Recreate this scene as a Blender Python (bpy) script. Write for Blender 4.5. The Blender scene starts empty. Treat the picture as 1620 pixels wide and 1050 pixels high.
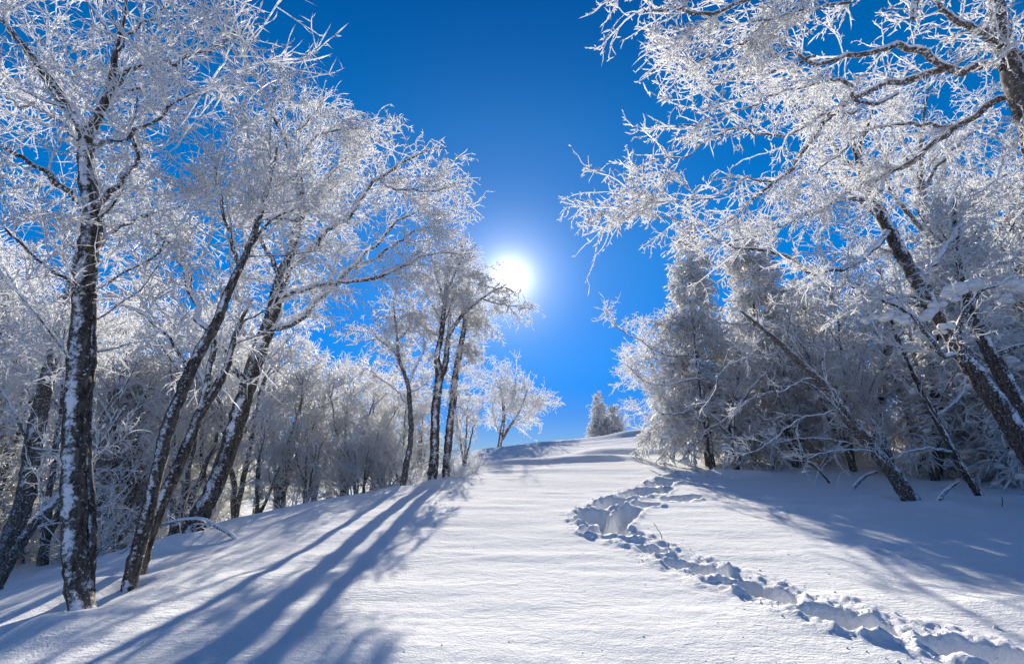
import bpy, math
import numpy as np

rng = np.random.default_rng(7)
SC = bpy.context.scene
COL = SC.collection
R_ = math.radians

# ------------------------------------------------------------------ camera, sky, sun, exposure
PITCH = 16.0
FOC = 787.5                      # focal length in photo pixels (1620 wide)
EYE = 1.6
cam_d = bpy.data.cameras.new('camera')
cam_d.sensor_width = 36.0
cam_d.lens = FOC / 1620 * 36.0
cam_d.clip_start = 0.05
cam_d.clip_end = 5000
cam = bpy.data.objects.new('camera', cam_d)
COL.objects.link(cam)
cam.location = (0, 0, EYE)
cam.rotation_euler = (R_(90 + PITCH), 0, 0)
SC.camera = cam

SUN_EL = PITCH + math.degrees(math.atan(84 / FOC))
SUN_AZ = math.degrees(math.atan(-4 / FOC))
sd = np.array([math.sin(R_(SUN_AZ)) * math.cos(R_(SUN_EL)), math.cos(R_(SUN_AZ)) * math.cos(R_(SUN_EL)), math.sin(R_(SUN_EL))])
sun_d = bpy.data.lights.new('sun', 'SUN')
sun_d.energy = 5.0
sun_d.angle = R_(0.5)
sun_d.color = (1.0, 0.925, 0.80)
sun = bpy.data.objects.new('sun', sun_d)
COL.objects.link(sun)
sun.location = (0, 30, 30)
sun.rotation_euler = (R_(90 - SUN_EL), 0, R_(180 - SUN_AZ))

W = bpy.data.worlds.new('World')
SC.world = W
W.use_nodes = True
nt = W.node_tree
nt.nodes.clear()
N = nt.nodes.new
L = nt.links.new
wo = N('ShaderNodeOutputWorld')
bg = N('ShaderNodeBackground')
bg.inputs['Strength'].default_value = 0.10
sky = N('ShaderNodeTexSky')
sky.sky_type = 'NISHITA'
sky.sun_disc = False
sky.sun_elevation = R_(SUN_EL)
sky.sun_rotation = R_(SUN_AZ)
sky.altitude = 1200
sky.air_density = 1.0
sky.dust_density = 0.0
sky.ozone_density = 3.5
hs = N('ShaderNodeHueSaturation')
hs.inputs['Saturation'].default_value = 1.55
hs.inputs['Value'].default_value = 0.71
L(sky.outputs[0], hs.inputs['Color'])
# the sun's own disc and the bright air right round it
tc = N('ShaderNodeTexCoord')
dt = N('ShaderNodeVectorMath'); dt.operation = 'DOT_PRODUCT'
nrm = N('ShaderNodeVectorMath'); nrm.operation = 'NORMALIZE'
L(tc.outputs['Generated'], nrm.inputs[0])
L(nrm.outputs['Vector'], dt.inputs[0])
dt.inputs[1].default_value = tuple(sd)
mx = N('ShaderNodeMath'); mx.operation = 'MAXIMUM'; mx.inputs[1].default_value = 0.0
L(dt.outputs['Value'], mx.inputs[0])
acc = None
for p, a in ((9000, 60.0), (1100, 6.0), (220, 2.1), (30, 0.52)):
    pw = N('ShaderNodeMath'); pw.operation = 'POWER'; pw.inputs[1].default_value = p
    L(mx.outputs[0], pw.inputs[0])
    ml = N('ShaderNodeMath'); ml.operation = 'MULTIPLY'; ml.inputs[1].default_value = a
    L(pw.outputs[0], ml.inputs[0])
    if acc is None:
        acc = ml
    else:
        ad = N('ShaderNodeMath'); ad.operation = 'ADD'
        L(acc.outputs[0], ad.inputs[0]); L(ml.outputs[0], ad.inputs[1])
        acc = ad
glow = N('ShaderNodeMix'); glow.data_type = 'RGBA'; glow.blend_type = 'ADD'
glow.inputs[0].default_value = 1.0
gcol = N('ShaderNodeVectorMath'); gcol.operation = 'SCALE'
gcol.inputs[0].default_value = (1.0, 0.97, 0.95)
L(acc.outputs[0], gcol.inputs['Scale'])
rampmix = N('ShaderNodeMix'); rampmix.data_type = 'RGBA'; rampmix.blend_type = 'MULTIPLY'
rampmix.inputs[0].default_value = 1.0
ramp = N('ShaderNodeValToRGB')
sxyz = N('ShaderNodeSeparateXYZ')
L(nrm.outputs['Vector'], sxyz.inputs[0])
L(sxyz.outputs['Z'], ramp.inputs[0])
els = ramp.color_ramp.elements
els[0].position = 0.02; els[0].color = (.33, .36, .52, 1)
els[1].position = 0.85; els[1].color = (.45, .60, .80, 1)
for pos_, c_ in ((.12, (.42, .42, .66)), (.22, (.72, .66, .86)), (.40, (1.0, .90, 1.0)), (.62, (1.0, .94, 1.0))):
    e_ = els.new(pos_); e_.color = c_ + (1,)
L(hs.outputs[0], rampmix.inputs[6]); L(ramp.outputs[0], rampmix.inputs[7])
L(rampmix.outputs[2], glow.inputs[6])
L(gcol.outputs['Vector'], glow.inputs[7])
L(glow.outputs[2], bg.inputs['Color'])
L(bg.outputs[0], wo.inputs['Surface'])

SC.view_settings.view_transform = 'Standard'
SC.view_settings.look = 'None'
SC.view_settings.gamma = 1.0
SC.view_settings.use_curve_mapping = False
SC.view_settings.exposure = 0.92
SC.render.engine = 'CYCLES'
SC.cycles.max_bounces = 12
SC.cycles.diffuse_bounces = 8
SC.cycles.transmission_bounces = 8
SC.cycles.use_denoising = True
try:
    SC.cycles.denoiser = 'OPENIMAGEDENOISE'
except Exception:
    pass

# ------------------------------------------------------------------ noise and terrain
def _hash(ix, iy, seed):
    h = (ix.astype(np.int64) * 374761393 + iy.astype(np.int64) * 668265263 + seed * 974634777) & 0xFFFFFFFF
    h = ((h ^ (h >> 13)) * 1274126177) & 0xFFFFFFFF
    h = h ^ (h >> 16)
    return (h & 0xFFFF) / 65535.0

def vnoise(x, y, seed=0):
    x = np.asarray(x, float); y = np.asarray(y, float)
    x0 = np.floor(x); y0 = np.floor(y)
    fx = x - x0; fy = y - y0
    fx = fx * fx * fx * (fx * (fx * 6 - 15) + 10); fy = fy * fy * fy * (fy * (fy * 6 - 15) + 10)
    a = _hash(x0, y0, seed); b = _hash(x0 + 1, y0, seed)
    c = _hash(x0, y0 + 1, seed); d = _hash(x0 + 1, y0 + 1, seed)
    return (a + (b - a) * fx) * (1 - fy) + (c + (d - c) * fx) * fy - 0.5

def fbm(x, y, seed=0, o=4):
    s = 0; a = 1.0
    for k in range(o):
        s = s + a * vnoise(x, y, seed + k * 17)
        x = x * 2.03 + 5.3; y = y * 2.03 + 1.7; a *= 0.5
    return s

def sstep(a, b, x):
    t = np.clip((x - a) / (b - a), 0, 1)
    return t * t * (3 - 2 * t)

_pY = np.array([-400, -30, 0, 5, 10, 13, 15, 17, 20, 23, 26, 30, 33, 38, 60, 150, 900])
_pZ = np.array([-20, -3.0, 0, .50, 1.0, 1.32, 1.56, 1.80, 2.15, 2.42, 2.80, 3.25, 3.3, 3.0, 0, -14, -90])
_yy = np.arange(-400, 900, 0.25)
_zz = np.interp(_yy, _pY, _pZ)
_k = np.exp(-np.linspace(-2, 2, 17) ** 2); _k /= _k.sum()
_zs = np.convolve(np.pad(_zz, 8, mode='edge'), _k, 'valid')
_eY = np.array([-20, 3, 6, 10, 12, 13.4, 15, 18, 22, 30, 60])
_eX = np.array([-4.6, -4.4, -4.7, -5.0, -4.3, -3.3, -2.9, -2.3, -2.0, -3.0, -5.0])

def base_h(x, y):
    x = np.asarray(x, float); y = np.asarray(y, float)
    h = np.interp(y, _yy, _zs)
    h = h + 0.105 * np.clip(x, -5, 14) * sstep(15, 30, y) * (1 - sstep(50, 90, y))
    s = np.interp(y, _eY, _eX) - x
    sp = 0.7 * np.logaddexp(0, s / 0.7)
    h = h - 3.6 * (1 - np.exp(-0.36 * sp / 3.6))
    h = h + 0.05 * fbm(x * 0.22 + 3, y * 0.3, 3, 3) * sstep(1, 5, np.hypot(x, y))
    fade = sstep(1, 4, np.hypot(x, y)) * (1 - sstep(30, 60, np.hypot(x, y)))
    h = h + fade * (0.022 * fbm(x * 0.9, y * 2.4, 31, 4) + .10 * sstep(14.5, 18, y) * fbm(x * .16 + .05 * y, y * .95, 37, 3))
    for y0, aa, wd, sl in ((19.0, .16, .55, .05), (21.6, .26, .75, -.04), (24.6, .30, .9, .03), (27.6, .24, .9, -.02)):
        yy = y - y0 - sl * x - 1.1 * vnoise(x * .22 + y0, y * 0, 51) - .25 * vnoise(x * .9 + y0, y * 0, 52)
        k_ = np.where(yy < 0, np.exp(-(yy / (wd * .6)) ** 2), np.exp(-(yy / (wd * 2.2)) ** 2))
        h = h + aa * k_ * (.55 + 1.1 * vnoise(x * .33 + y0, y * 0 + 1, 53)) * sstep(-3, 0, x)
    far = sstep(40, 120, np.hypot(x, y))
    h = h + far * 6 * fbm(x * 0.02, y * 0.02, 9, 3)
    return h

_off = float(base_h(0.0, 0.0))

def H0(x, y):
    return base_h(x, y) - _off

cp, sp_ = math.cos(R_(PITCH)), math.sin(R_(PITCH))

def ray(u, v):
    x = (u - 810) / FOC; yv = (525 - v) / FOC
    return np.array([x, cp - yv * sp_, sp_ + yv * cp])

def P(u, v, Y):
    """the world point at distance Y along the slope that the photo shows at u, v"""
    d = ray(u, v)
    t = Y / d[1]
    return np.array([d[0] * t, Y, EYE + d[2] * t])

def G(u, v, fallback=25.0):
    d = ray(u, v)
    t = np.linspace(1.0, 90, 4000)
    q = EYE + d[2] * t - H0(d[0] * t, d[1] * t)
    i = np.argmax(q < 0)
    if q[i] >= 0:
        t1 = fallback / d[1]
    else:
        a, b = q[i - 1], q[i]
        t1 = t[i - 1] + (t[i] - t[i - 1]) * a / (a - b)
    return np.array([d[0] * t1, d[1] * t1, float(H0(d[0] * t1, d[1] * t1))])

# --- trail: deep prints (centre u, v, half length m, half width m, depth m, world angle or None)
trail_px = [(1700, 1085), (1545, 1032), (1440, 1003), (1335, 976), (1207, 935), (1102, 897), (1033, 868), (990, 850),
            (952, 838), (935, 815), (975, 795), (1010, 778), (1045, 762), (1085, 750)]
trail = np.array([G(u, v) for u, v in trail_px])

def on_trail_dir(p):
    i = int(np.argmin(np.hypot(trail[:, 0] - p[0], trail[:, 1] - p[1])))
    a = trail[max(0, i - 1)]; b = trail[min(len(trail) - 1, i + 1)]
    return math.atan2(b[1] - a[1], b[0] - a[0])

# strokes of the boots: polyline in the photo, half width, depth
stroke_px = [
    ([(1690, 1072), (1560, 1038), (1480, 1022)], .21, .29), ([(1405, 1000), (1345, 982), (1275, 962)], .20, .30),
    ([(1250, 952), (1205, 938), (1160, 921)], .19, .30), ([(1142, 912), (1105, 901), (1062, 888)], .17, .29), ([(1050, 877), (1020, 868)], .15, .27),
    ([(1003, 852), (985, 846)], .13, .26), ([(934, 830), (944, 808)], .27, .28), ([(952, 804), (988, 789)], .27, .31), ([(996, 786), (1030, 773)], .27, .31), ([(1036, 770), (1062, 759)], .27, .30), ([(1066, 756), (1088, 747)], .27, .28),
    ([(962, 848), (972, 832), (990, 814), (1003, 803)], .21, .26), ([(1008, 800), (1040, 797)], .19, .25), ([(1058, 793), (1100, 785)], .25, .28),
    ([(930, 846), (945, 836)], .14, .16), ([(1122, 754), (1140, 752)], .16, .2), ([(1046, 780), (1060, 772)], .14, .2)]
def _shrink(pl, d):
    pl = pl.copy()
    for a, b in ((0, 1), (-1, -2)):
        v = pl[b] - pl[a]; n = np.hypot(*v)
        pl[a] = pl[a] + v / n * min(d, .42 * n)
    return pl
strokes = [(_shrink(np.array([G(u, v)[:2] for u, v in ln]), hw * .75), hw, dep) for ln, hw, dep in stroke_px]

def trail_h(x, y):
    x = np.asarray(x, float); y = np.asarray(y, float)
    dz = np.zeros_like(x)
    near = np.full_like(x, 9.0)
    for a, b in zip(trail[:-1], trail[1:]):
        ab = b[:2] - a[:2]
        t = np.clip(((x - a[0]) * ab[0] + (y - a[1]) * ab[1]) / (ab @ ab), 0, 1)
        near = np.minimum(near, np.hypot(x - a[0] - t * ab[0], y - a[1] - t * ab[1]))
    m = near < 1.6
    xs, ys, nr = x[m], y[m], near[m]
    wob = 0.16 * fbm(xs * 2.2, ys * 2.2, 41, 3)
    lump = fbm(xs * 5.5, ys * 5.5, 55, 4)
    # churned berm on both sides, a shallow trough down the middle
    z = 0.028 * np.exp(-((nr + wob - 0.30) / 0.17) ** 2) * (0.6 + 1.5 * lump)
    z = z - 0.015 * np.exp(-((nr + wob * .6) / 0.22) ** 2)
    z = z + 0.035 * np.clip(lump, 0, 1) * np.exp(-((nr + wob) / 0.5) ** 2)
    hole = np.zeros_like(xs); rim = np.zeros_like(xs)
    jag = 0.30 * fbm(xs * 3.4, ys * 3.4, 77, 4)
    for pl, hw, dep in strokes:
        dd = np.full_like(xs, 9.0)
        for a, b in zip(pl[:-1], pl[1:]):
            ab = b - a
            t = np.clip(((xs - a[0]) * ab[0] + (ys - a[1]) * ab[1]) / (ab @ ab), 0, 1)
            dd = np.minimum(dd, np.hypot(xs - a[0] - t * ab[0], ys - a[1] - t * ab[1]))
        q = dd / hw + jag
        hole = np.maximum(hole, dep * (1 - sstep(0.66, 1.04, q)))
        rim = np.maximum(rim, 0.032 * np.exp(-((q - 1.25) / 0.30) ** 2) * (0.7 + 1.4 * lump))
    crumb = np.clip(fbm(xs * 15, ys * 15, 91, 3), -.2, 1) * np.exp(-((nr + wob) / 0.42) ** 2)
    z = z + .020 * crumb
    z = z * (1 - sstep(.02, .12, hole)) + rim * (1 - sstep(.02, .2, hole)) - hole * (1 + .12 * lump)
    dz[m] = z
    return dz

wells = []       # little drifts and scoops round the trunks: x, y, r, amount

def H(x, y):
    return H0(x, y) + trail_h(x, y)

# ------------------------------------------------------------------ mesh helpers
def link_mesh(name, V, F4, F3, mat, parent=None, smooth=True):
    me = bpy.data.meshes.new(name)
    V = np.asarray(V, np.float32)
    n4 = 0 if F4 is None else len(F4)
    n3 = 0 if F3 is None else len(F3)
    me.vertices.add(len(V))
    me.vertices.foreach_set('co', V.ravel())
    me.loops.add(n4 * 4 + n3 * 3)
    idx = []
    if n4: idx.append(np.asarray(F4, np.int32).ravel())
    if n3: idx.append(np.asarray(F3, np.int32).ravel())
    me.loops.foreach_set('vertex_index', np.concatenate(idx))
    me.polygons.add(n4 + n3)
    st = np.concatenate([np.arange(n4) * 4, n4 * 4 + np.arange(n3) * 3]).astype(np.int32)
    me.polygons.foreach_set('loop_start', st)
    me.polygons.foreach_set('use_smooth', np.full(n4 + n3, smooth))
    me.update(calc_edges=True)
    me.validate()
    me.materials.append(mat)
    o = bpy.data.objects.new(name, me)
    COL.objects.link(o)
    if parent is not None:
        o.parent = parent
    return o

def unit(a):
    return a / np.maximum(np.linalg.norm(a, axis=-1, keepdims=True), 1e-9)

def tube_arrays(Pn, Rn, S, off=0, tip=True, rough=0.0):
    """N polylines of K points -> rings of S verts, the last point a single tip vertex"""
    Nn, K, _ = Pn.shape
    T = np.gradient(Pn, axis=1)
    T = unit(T)
    mt = unit(Pn[:, -1] - Pn[:, 0])
    ref = np.where(np.abs(mt[:, 2:3]) < 0.8, np.array([[0, 0, 1.0]]), np.array([[0, 1.0, 0]]))
    ref = np.repeat(ref[:, None], K, 1)
    n1 = unit(ref - (ref * T).sum(-1, keepdims=True) * T)
    n2 = np.cross(T, n1)
    KR = K - 1 if tip else K
    ang = np.arange(S) / S * 2 * np.pi
    ca = np.cos(ang)[None, None, :, None]; sa = np.sin(ang)[None, None, :, None]
    rr = np.repeat(Rn[:, :KR, None, None], S, 2)
    if rough > 0:
        rr = rr * (1 + rough * rng.normal(size=rr.shape))
    ring = Pn[:, :KR, None] + rr * (ca * n1[:, :KR, None] + sa * n2[:, :KR, None])
    V = ring.reshape(Nn, KR * S, 3)
    per = KR * S
    if tip:
        V = np.concatenate([V, Pn[:, -1:]], 1)
        per += 1
    i = np.arange(KR - 1)[:, None] * S
    j = np.arange(S)[None, :]
    j2 = (j + 1) % S
    q = np.stack([i + j, i + j2, i + S + j2, i + S + j], -1).reshape(-1, 4)
    base = off + np.arange(Nn)[:, None, None] * per
    F4 = (q[None] + base).reshape(-1, 4)
    F3 = np.zeros((0, 3), int)
    if tip:
        a = (KR - 1) * S
        t3 = np.stack([a + np.arange(S), a + (np.arange(S) + 1) % S, np.full(S, KR * S)], -1)
        F3 = (t3[None] + base).reshape(-1, 3)
    return V.reshape(-1, 3), F4, F3

def join_arrays(parts):
    Vs, Q, T, off = [], [], [], 0
    for V, F4, F3 in parts:
        Vs.append(V); Q.append(F4 + off); T.append(F3 + off); off += len(V)
    return np.concatenate(Vs), np.concatenate(Q), np.concatenate(T)

def resample(pts, rad, K, wig=0.0, seed_wig=1.0):
    pts = np.asarray(pts, float); rad = np.asarray(rad, float)
    # Catmull-Rom through the points
    n = len(pts)
    if n > 2:
        e = np.concatenate([[2 * pts[0] - pts[1]], pts, [2 * pts[-1] - pts[-2]]])
        out, ro = [], []
        for i in range(n - 1):
            p0, p1, p2, p3 = e[i], e[i + 1], e[i + 2], e[i + 3]
            for t in np.linspace(0, 1, 9)[:-1]:
                out.append(0.5 * ((2 * p1) + (-p0 + p2) * t + (2 * p0 - 5 * p1 + 4 * p2 - p3) * t * t + (-p0 + 3 * p1 - 3 * p2 + p3) * t ** 3))
                ro.append(rad[i] * (1 - t) + rad[i + 1] * t)
        out.append(pts[-1]); ro.append(rad[-1])
        pts = np.array(out); rad = np.array(ro)
    s = np.concatenate([[0], np.cumsum(np.linalg.norm(np.diff(pts, axis=0), axis=1))])
    q = np.linspace(0, s[-1], K)
    Pn = np.stack([np.interp(q, s, pts[:, k]) for k in range(3)], -1)
    Rn = np.interp(q, s, rad)
    if wig > 0 and K > 4:
        w = rng.normal(size=(K, 3)) * wig * s[-1] / K
        w = np.cumsum(w, 0)
        w -= np.linspace(0, 1, K)[:, None] * w[-1]
        w[0] = 0
        Pn = Pn + w
    return Pn, Rn

def spawn(Pn, Rn, M, t0, t1, ang, angsd, Lm, K, curl, trop, r0, r1, lensd=0.3, tfall=0.4, up=None, knob=0.0, tpow=1.0):
    """M children grown off the polylines Pn; trop is a constant pull on the heading per step"""
    Nn, Kp, _ = Pn.shape
    ln = np.linalg.norm(np.diff(Pn, axis=1), axis=2).sum(1)
    w = ln / ln.sum()
    pi = rng.choice(Nn, M, p=w)
    t = t0 + (t1 - t0) * rng.random(M) ** tpow
    f = t * (Kp - 1); i = np.minimum(f.astype(int), Kp - 2); fr = (f - i)[:, None]
    st = Pn[pi, i] * (1 - fr) + Pn[pi, i + 1] * fr
    T = unit(Pn[pi, i + 1] - Pn[pi, i])
    rv = unit(rng.normal(size=(M, 3)))
    if up is not None:
        rv = unit(rv + np.asarray(up))
    perp = unit(rv - (rv * T).sum(1, keepdims=True) * T)
    a = np.radians(rng.normal(ang, angsd, M))[:, None]
    d = np.cos(a) * T + np.sin(a) * perp
    ll = Lm * np.exp(rng.normal(0, lensd, M)) * (1 - tfall * t)
    out = np.zeros((M, K, 3)); out[:, 0] = st
    p = st.copy()
    trop = np.asarray(trop, float)
    for k in range(1, K):
        d = unit(d + rng.normal(size=(M, 3)) * curl + trop)
        p = p + d * (ll / (K - 1))[:, None]
        out[:, k] = p
    R = np.linspace(r0, r1, K)[None] * np.ones((M, 1)) * np.exp(rng.normal(0, .15, (M, 1)))
    if knob > 0:
        R = R * np.exp(rng.normal(0, knob, R.shape))
    return out, R

# ------------------------------------------------------------------ materials
def new_mat(name):
    m = bpy.data.materials.new(name)
    m.use_nodes = True
    t = m.node_tree
    t.nodes.clear()
    return m, t, t.nodes.new, t.links.new

def noise(n, l, vec, scale, detail=4, rough=.6):
    x = n('ShaderNodeTexNoise')
    x.inputs['Scale'].default_value = scale
    x.inputs['Detail'].default_value = detail
    x.inputs['Roughness'].default_value = rough
    if vec is not None:
        l(vec, x.inputs['Vector'])
    return x

def maprange(n, l, src, a, b, c=0.0, d=1.0):
    x = n('ShaderNodeMapRange')
    x.interpolation_type = 'SMOOTHSTEP'
    l(src, x.inputs['Value'])
    x.inputs['From Min'].default_value = a; x.inputs['From Max'].default_value = b
    x.inputs['To Min'].default_value = c; x.inputs['To Max'].default_value = d
    return x

def math_(n, l, op, a, b):
    x = n('ShaderNodeMath'); x.operation = op
    for k, s in enumerate((a, b)):
        if isinstance(s, (int, float)): x.inputs[k].default_value = s
        else: l(s, x.inputs[k])
    return x

def mixc(n, l, f, a, b):
    x = n('ShaderNodeMix'); x.data_type = 'RGBA'
    l(f, x.inputs[0])
    for k, s in ((6, a), (7, b)):
        if isinstance(s, tuple): x.inputs[k].default_value = s + (1,)
        else: l(s, x.inputs[k])
    return x

def snow_material():
    m, t, n, l = new_mat('snow')
    o = n('ShaderNodeOutputMaterial')
    b = n('ShaderNodeBsdfPrincipled')
    tc = n('ShaderNodeTexCoord')
    b.inputs['Base Color'].default_value = (0.87, 0.868, 0.862, 1)
    b.inputs['Roughness'].default_value = 0.55
    b.inputs['Specular IOR Level'].default_value = 0.0
    l(b.outputs[0], o.inputs['Surface'])
    mp = n('ShaderNodeMapping'); mp.inputs['Scale'].default_value = (11, 27, 12)
    mp.inputs['Rotation'].default_value = (0, 0, R_(4))
    l(tc.outputs['Object'], mp.inputs['Vector'])
    crust = noise(n, l, mp.outputs[0], 1.0, 5, .62)
    grain = noise(n, l, tc.outputs['Object'], 55, 4, .65)
    lump = noise(n, l, tc.outputs['Object'], 9, 3, .5)
    wide = noise(n, l, tc.outputs['Object'], .55, 3, .55)
    ws = maprange(n, l, wide.outputs['Fac'], .36, .62, .25, 1.0)
    b1 = n('ShaderNodeBump'); l(ws.outputs[0], b1.inputs['Strength']); b1.inputs['Distance'].default_value = 0.021
    l(crust.outputs['Fac'], b1.inputs['Height'])
    b2 = n('ShaderNodeBump'); b2.inputs['Strength'].default_value = 1.0; b2.inputs['Distance'].default_value = 0.010
    l(grain.outputs['Fac'], b2.inputs['Height']); l(b1.outputs[0], b2.inputs['Normal'])
    b3 = n('ShaderNodeBump'); b3.inputs['Strength'].default_value = 1.0; b3.inputs['Distance'].default_value = 0.012
    l(lump.outputs['Fac'], b3.inputs['Height']); l(b2.outputs[0], b3.inputs['Normal'])
    l(b3.outputs[0], b.inputs['Normal'])
    return m

def rime_material(name, under=(0.17, 0.155, 0.145), lo=.18, hi=.31, trans=.72, tone=(0.94, 0.94, 0.94), nz=0.10):
    m, t, n, l = new_mat(name)
    o = n('ShaderNodeOutputMaterial')
    tc = n('ShaderNodeTexCoord'); ge = n('ShaderNodeNewGeometry')
    ns = noise(n, l, tc.outputs['Object'], 7, 3, .6)
    sx = n('ShaderNodeSeparateXYZ'); l(ge.outputs['Normal'], sx.inputs[0])
    s = math_(n, l, 'MULTIPLY_ADD', sx.outputs['Z'], nz); l(ns.outputs['Fac'], s.inputs[2])
    f = maprange(n, l, s.outputs[0], lo, hi)
    c = mixc(n, l, f.outputs[0], under, tone)
    d = n('ShaderNodeBsdfDiffuse'); l(c.outputs[2], d.inputs['Color'])
    tr = n('ShaderNodeBsdfTranslucent'); l(c.outputs[2], tr.inputs['Color'])
    g = n('ShaderNodeBsdfGlossy'); g.inputs['Roughness'].default_value = .35
    a = n('ShaderNodeMixShader'); a.inputs[0].default_value = trans
    l(d.outputs[0], a.inputs[1]); l(tr.outputs[0], a.inputs[2])
    a2 = n('ShaderNodeMixShader'); a2.inputs[0].default_value = 0.06
    l(a.outputs[0], a2.inputs[1]); l(g.outputs[0], a2.inputs[2])
    l(a2.outputs[0], o.inputs['Surface'])
    return m

def bark_material(name, dark=(0.024, 0.020, 0.018), light=(0.15, 0.125, 0.108), top=.38, wind=.72, fleck=.60):
    """bark with snow plastered on its weather side and on whatever faces up, frost flecks elsewhere"""
    m, t, n, l = new_mat(name)
    o = n('ShaderNodeOutputMaterial')
    b = n('ShaderNodeBsdfPrincipled'); b.inputs['Roughness'].default_value = .85
    b.inputs['Specular IOR Level'].default_value = .2
    l(b.outputs[0], o.inputs['Surface'])
    tc = n('ShaderNodeTexCoord'); ge = n('ShaderNodeNewGeometry')
    mp = n('ShaderNodeMapping'); mp.inputs['Scale'].default_value = (16, 16, 4.5)
    l(tc.outputs['Object'], mp.inputs['Vector'])
    crack = noise(n, l, mp.outputs[0], 1.6, 6, .7)
    cr = maprange(n, l, crack.outputs['Fac'], .35, .68)
    base = mixc(n, l, cr.outputs[0], dark, light)
    big = noise(n, l, tc.outputs['Object'], 3.2, 7, .72)
    fine = noise(n, l, tc.outputs['Object'], 30, 4, .7)
    dp = n('ShaderNodeVectorMath'); dp.operation = 'DOT_PRODUCT'
    l(ge.outputs['Normal'], dp.inputs[0]); dp.inputs[1].default_value = tuple(unit(np.array([0.12, -0.95, 0.28])))
    sx = n('ShaderNodeSeparateXYZ'); l(ge.outputs['Normal'], sx.inputs[0])
    # weather side
    w1 = math_(n, l, 'MULTIPLY_ADD', big.outputs['Fac'], 1.15); l(dp.outputs['Value'], w1.inputs[2])
    w2 = math_(n, l, 'MULTIPLY_ADD', fine.outputs['Fac'], .75); l(w1.outputs[0], w2.inputs[2])
    wf = maprange(n, l, w2.outputs[0], wind + 1.09, wind + 1.27)
    # upward faces
    u1 = math_(n, l, 'MULTIPLY_ADD', fine.outputs['Fac'], .7); l(sx.outputs['Z'], u1.inputs[2])
    uf = maprange(n, l, u1.outputs[0], top + .30, top + .48)
    # flecks
    ff = maprange(n, l, fine.outputs['Fac'], fleck, fleck + .06)
    m1 = math_(n, l, 'MAXIMUM', wf.outputs[0], uf.outputs[0])
    m2 = math_(n, l, 'MAXIMUM', m1.outputs[0], ff.outputs[0])
    col = mixc(n, l, m2.outputs[0], base.outputs[2], (0.86, 0.87, 0.90))
    l(col.outputs[2], b.inputs['Base Color'])
    hgt = math_(n, l, 'MULTIPLY_ADD', m2.outputs[0], .8); l(crack.outputs['Fac'], hgt.inputs[2])
    bp = n('ShaderNodeBump'); bp.inputs['Distance'].default_value = .012; bp.inputs['Strength'].default_value = .9
    l(hgt.outputs[0], bp.inputs['Height']); l(bp.outputs[0], b.inputs['Normal'])
    return m

M_SNOW = snow_material()
M_RIME = rime_material('rime_twigs')
M_RIME2 = rime_material('rime_twigs_sparse', under=(0.14, 0.12, 0.10), lo=.27, hi=.40)
M_BRUSH = rime_material('rime_brush', under=(0.12, 0.10, 0.09), lo=.27, hi=.42)
M_NEEDLE = rime_material('rimed_needles', under=(0.035, 0.045, 0.035), lo=.20, hi=.40, trans=.55, nz=.14)
M_BARK = bark_material('dark_bark')
M_BARK_G = bark_material('grey_bark', dark=(0.05, 0.042, 0.036), light=(0.20, 0.175, 0.15), top=.30, wind=.80, fleck=.58)
M_LIMB = bark_material('rimed_limb', dark=(0.03, 0.026, 0.024), light=(0.13, 0.115, 0.10), top=.22, wind=.55, fleck=.515)
M_LIMB_G = bark_material('rimed_grey_limb', dark=(0.06, 0.052, 0.045), light=(0.22, 0.195, 0.165), top=.10, wind=.60, fleck=.53)
M_BARK_F = bark_material('frosted_bark', dark=(0.035, 0.03, 0.027), light=(0.15, 0.13, 0.115), top=.10, wind=.45, fleck=.52)

# ------------------------------------------------------------------ ground
def build_ground():
    th = np.concatenate([np.linspace(-180, -56, 40)[:-1], np.linspace(-56, 2, 300)[:-1], np.linspace(2, 50, 420)[:-1],
                         np.linspace(50, 180, 40)[:-1]])
    th = np.radians(th)
    r = np.concatenate([np.array([0.25, .6, 1.0, 1.4, 1.8, 2.2, 2.6]), np.geomspace(3.0, 17, 300)[:-1], np.geomspace(17, 45, 90)[:-1],
                        np.geomspace(45, 900, 40)])
    A, Rr = np.meshgrid(th, r)
    X = Rr * np.sin(A); Y = Rr * np.cos(A)
    Z = H(X, Y)
    for (wx, wy, wr, wa) in wells:
        dd = np.hypot(X - wx, Y - wy)
        Z = Z + wa * np.exp(-(dd / wr) ** 2)
    nr, na = X.shape
    V = np.stack([X, Y, Z], -1).reshape(-1, 3)
    V = np.concatenate([V, [[0, 0, float(H(np.array([0.]), np.array([0.]))[0])]]])
    i = np.arange(nr - 1)[:, None] * na; j = np.arange(na)[None]; j2 = (j + 1) % na
    F4 = np.stack([i + j, i + na + j, i + na + j2, i + j2], -1).reshape(-1, 4)[:, ::-1]
    k = np.arange(na)
    F3 = np.stack([np.full(na, nr * na), k, (k + 1) % na], -1)[:, ::-1]
    o = link_mesh('snowy_ground', V, F4, F3, M_SNOW)
    o['kind'] = 'structure'
    o['label'] = 'snow-covered hillside with a wind crust and a trail of deep footprints'
    return o

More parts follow.
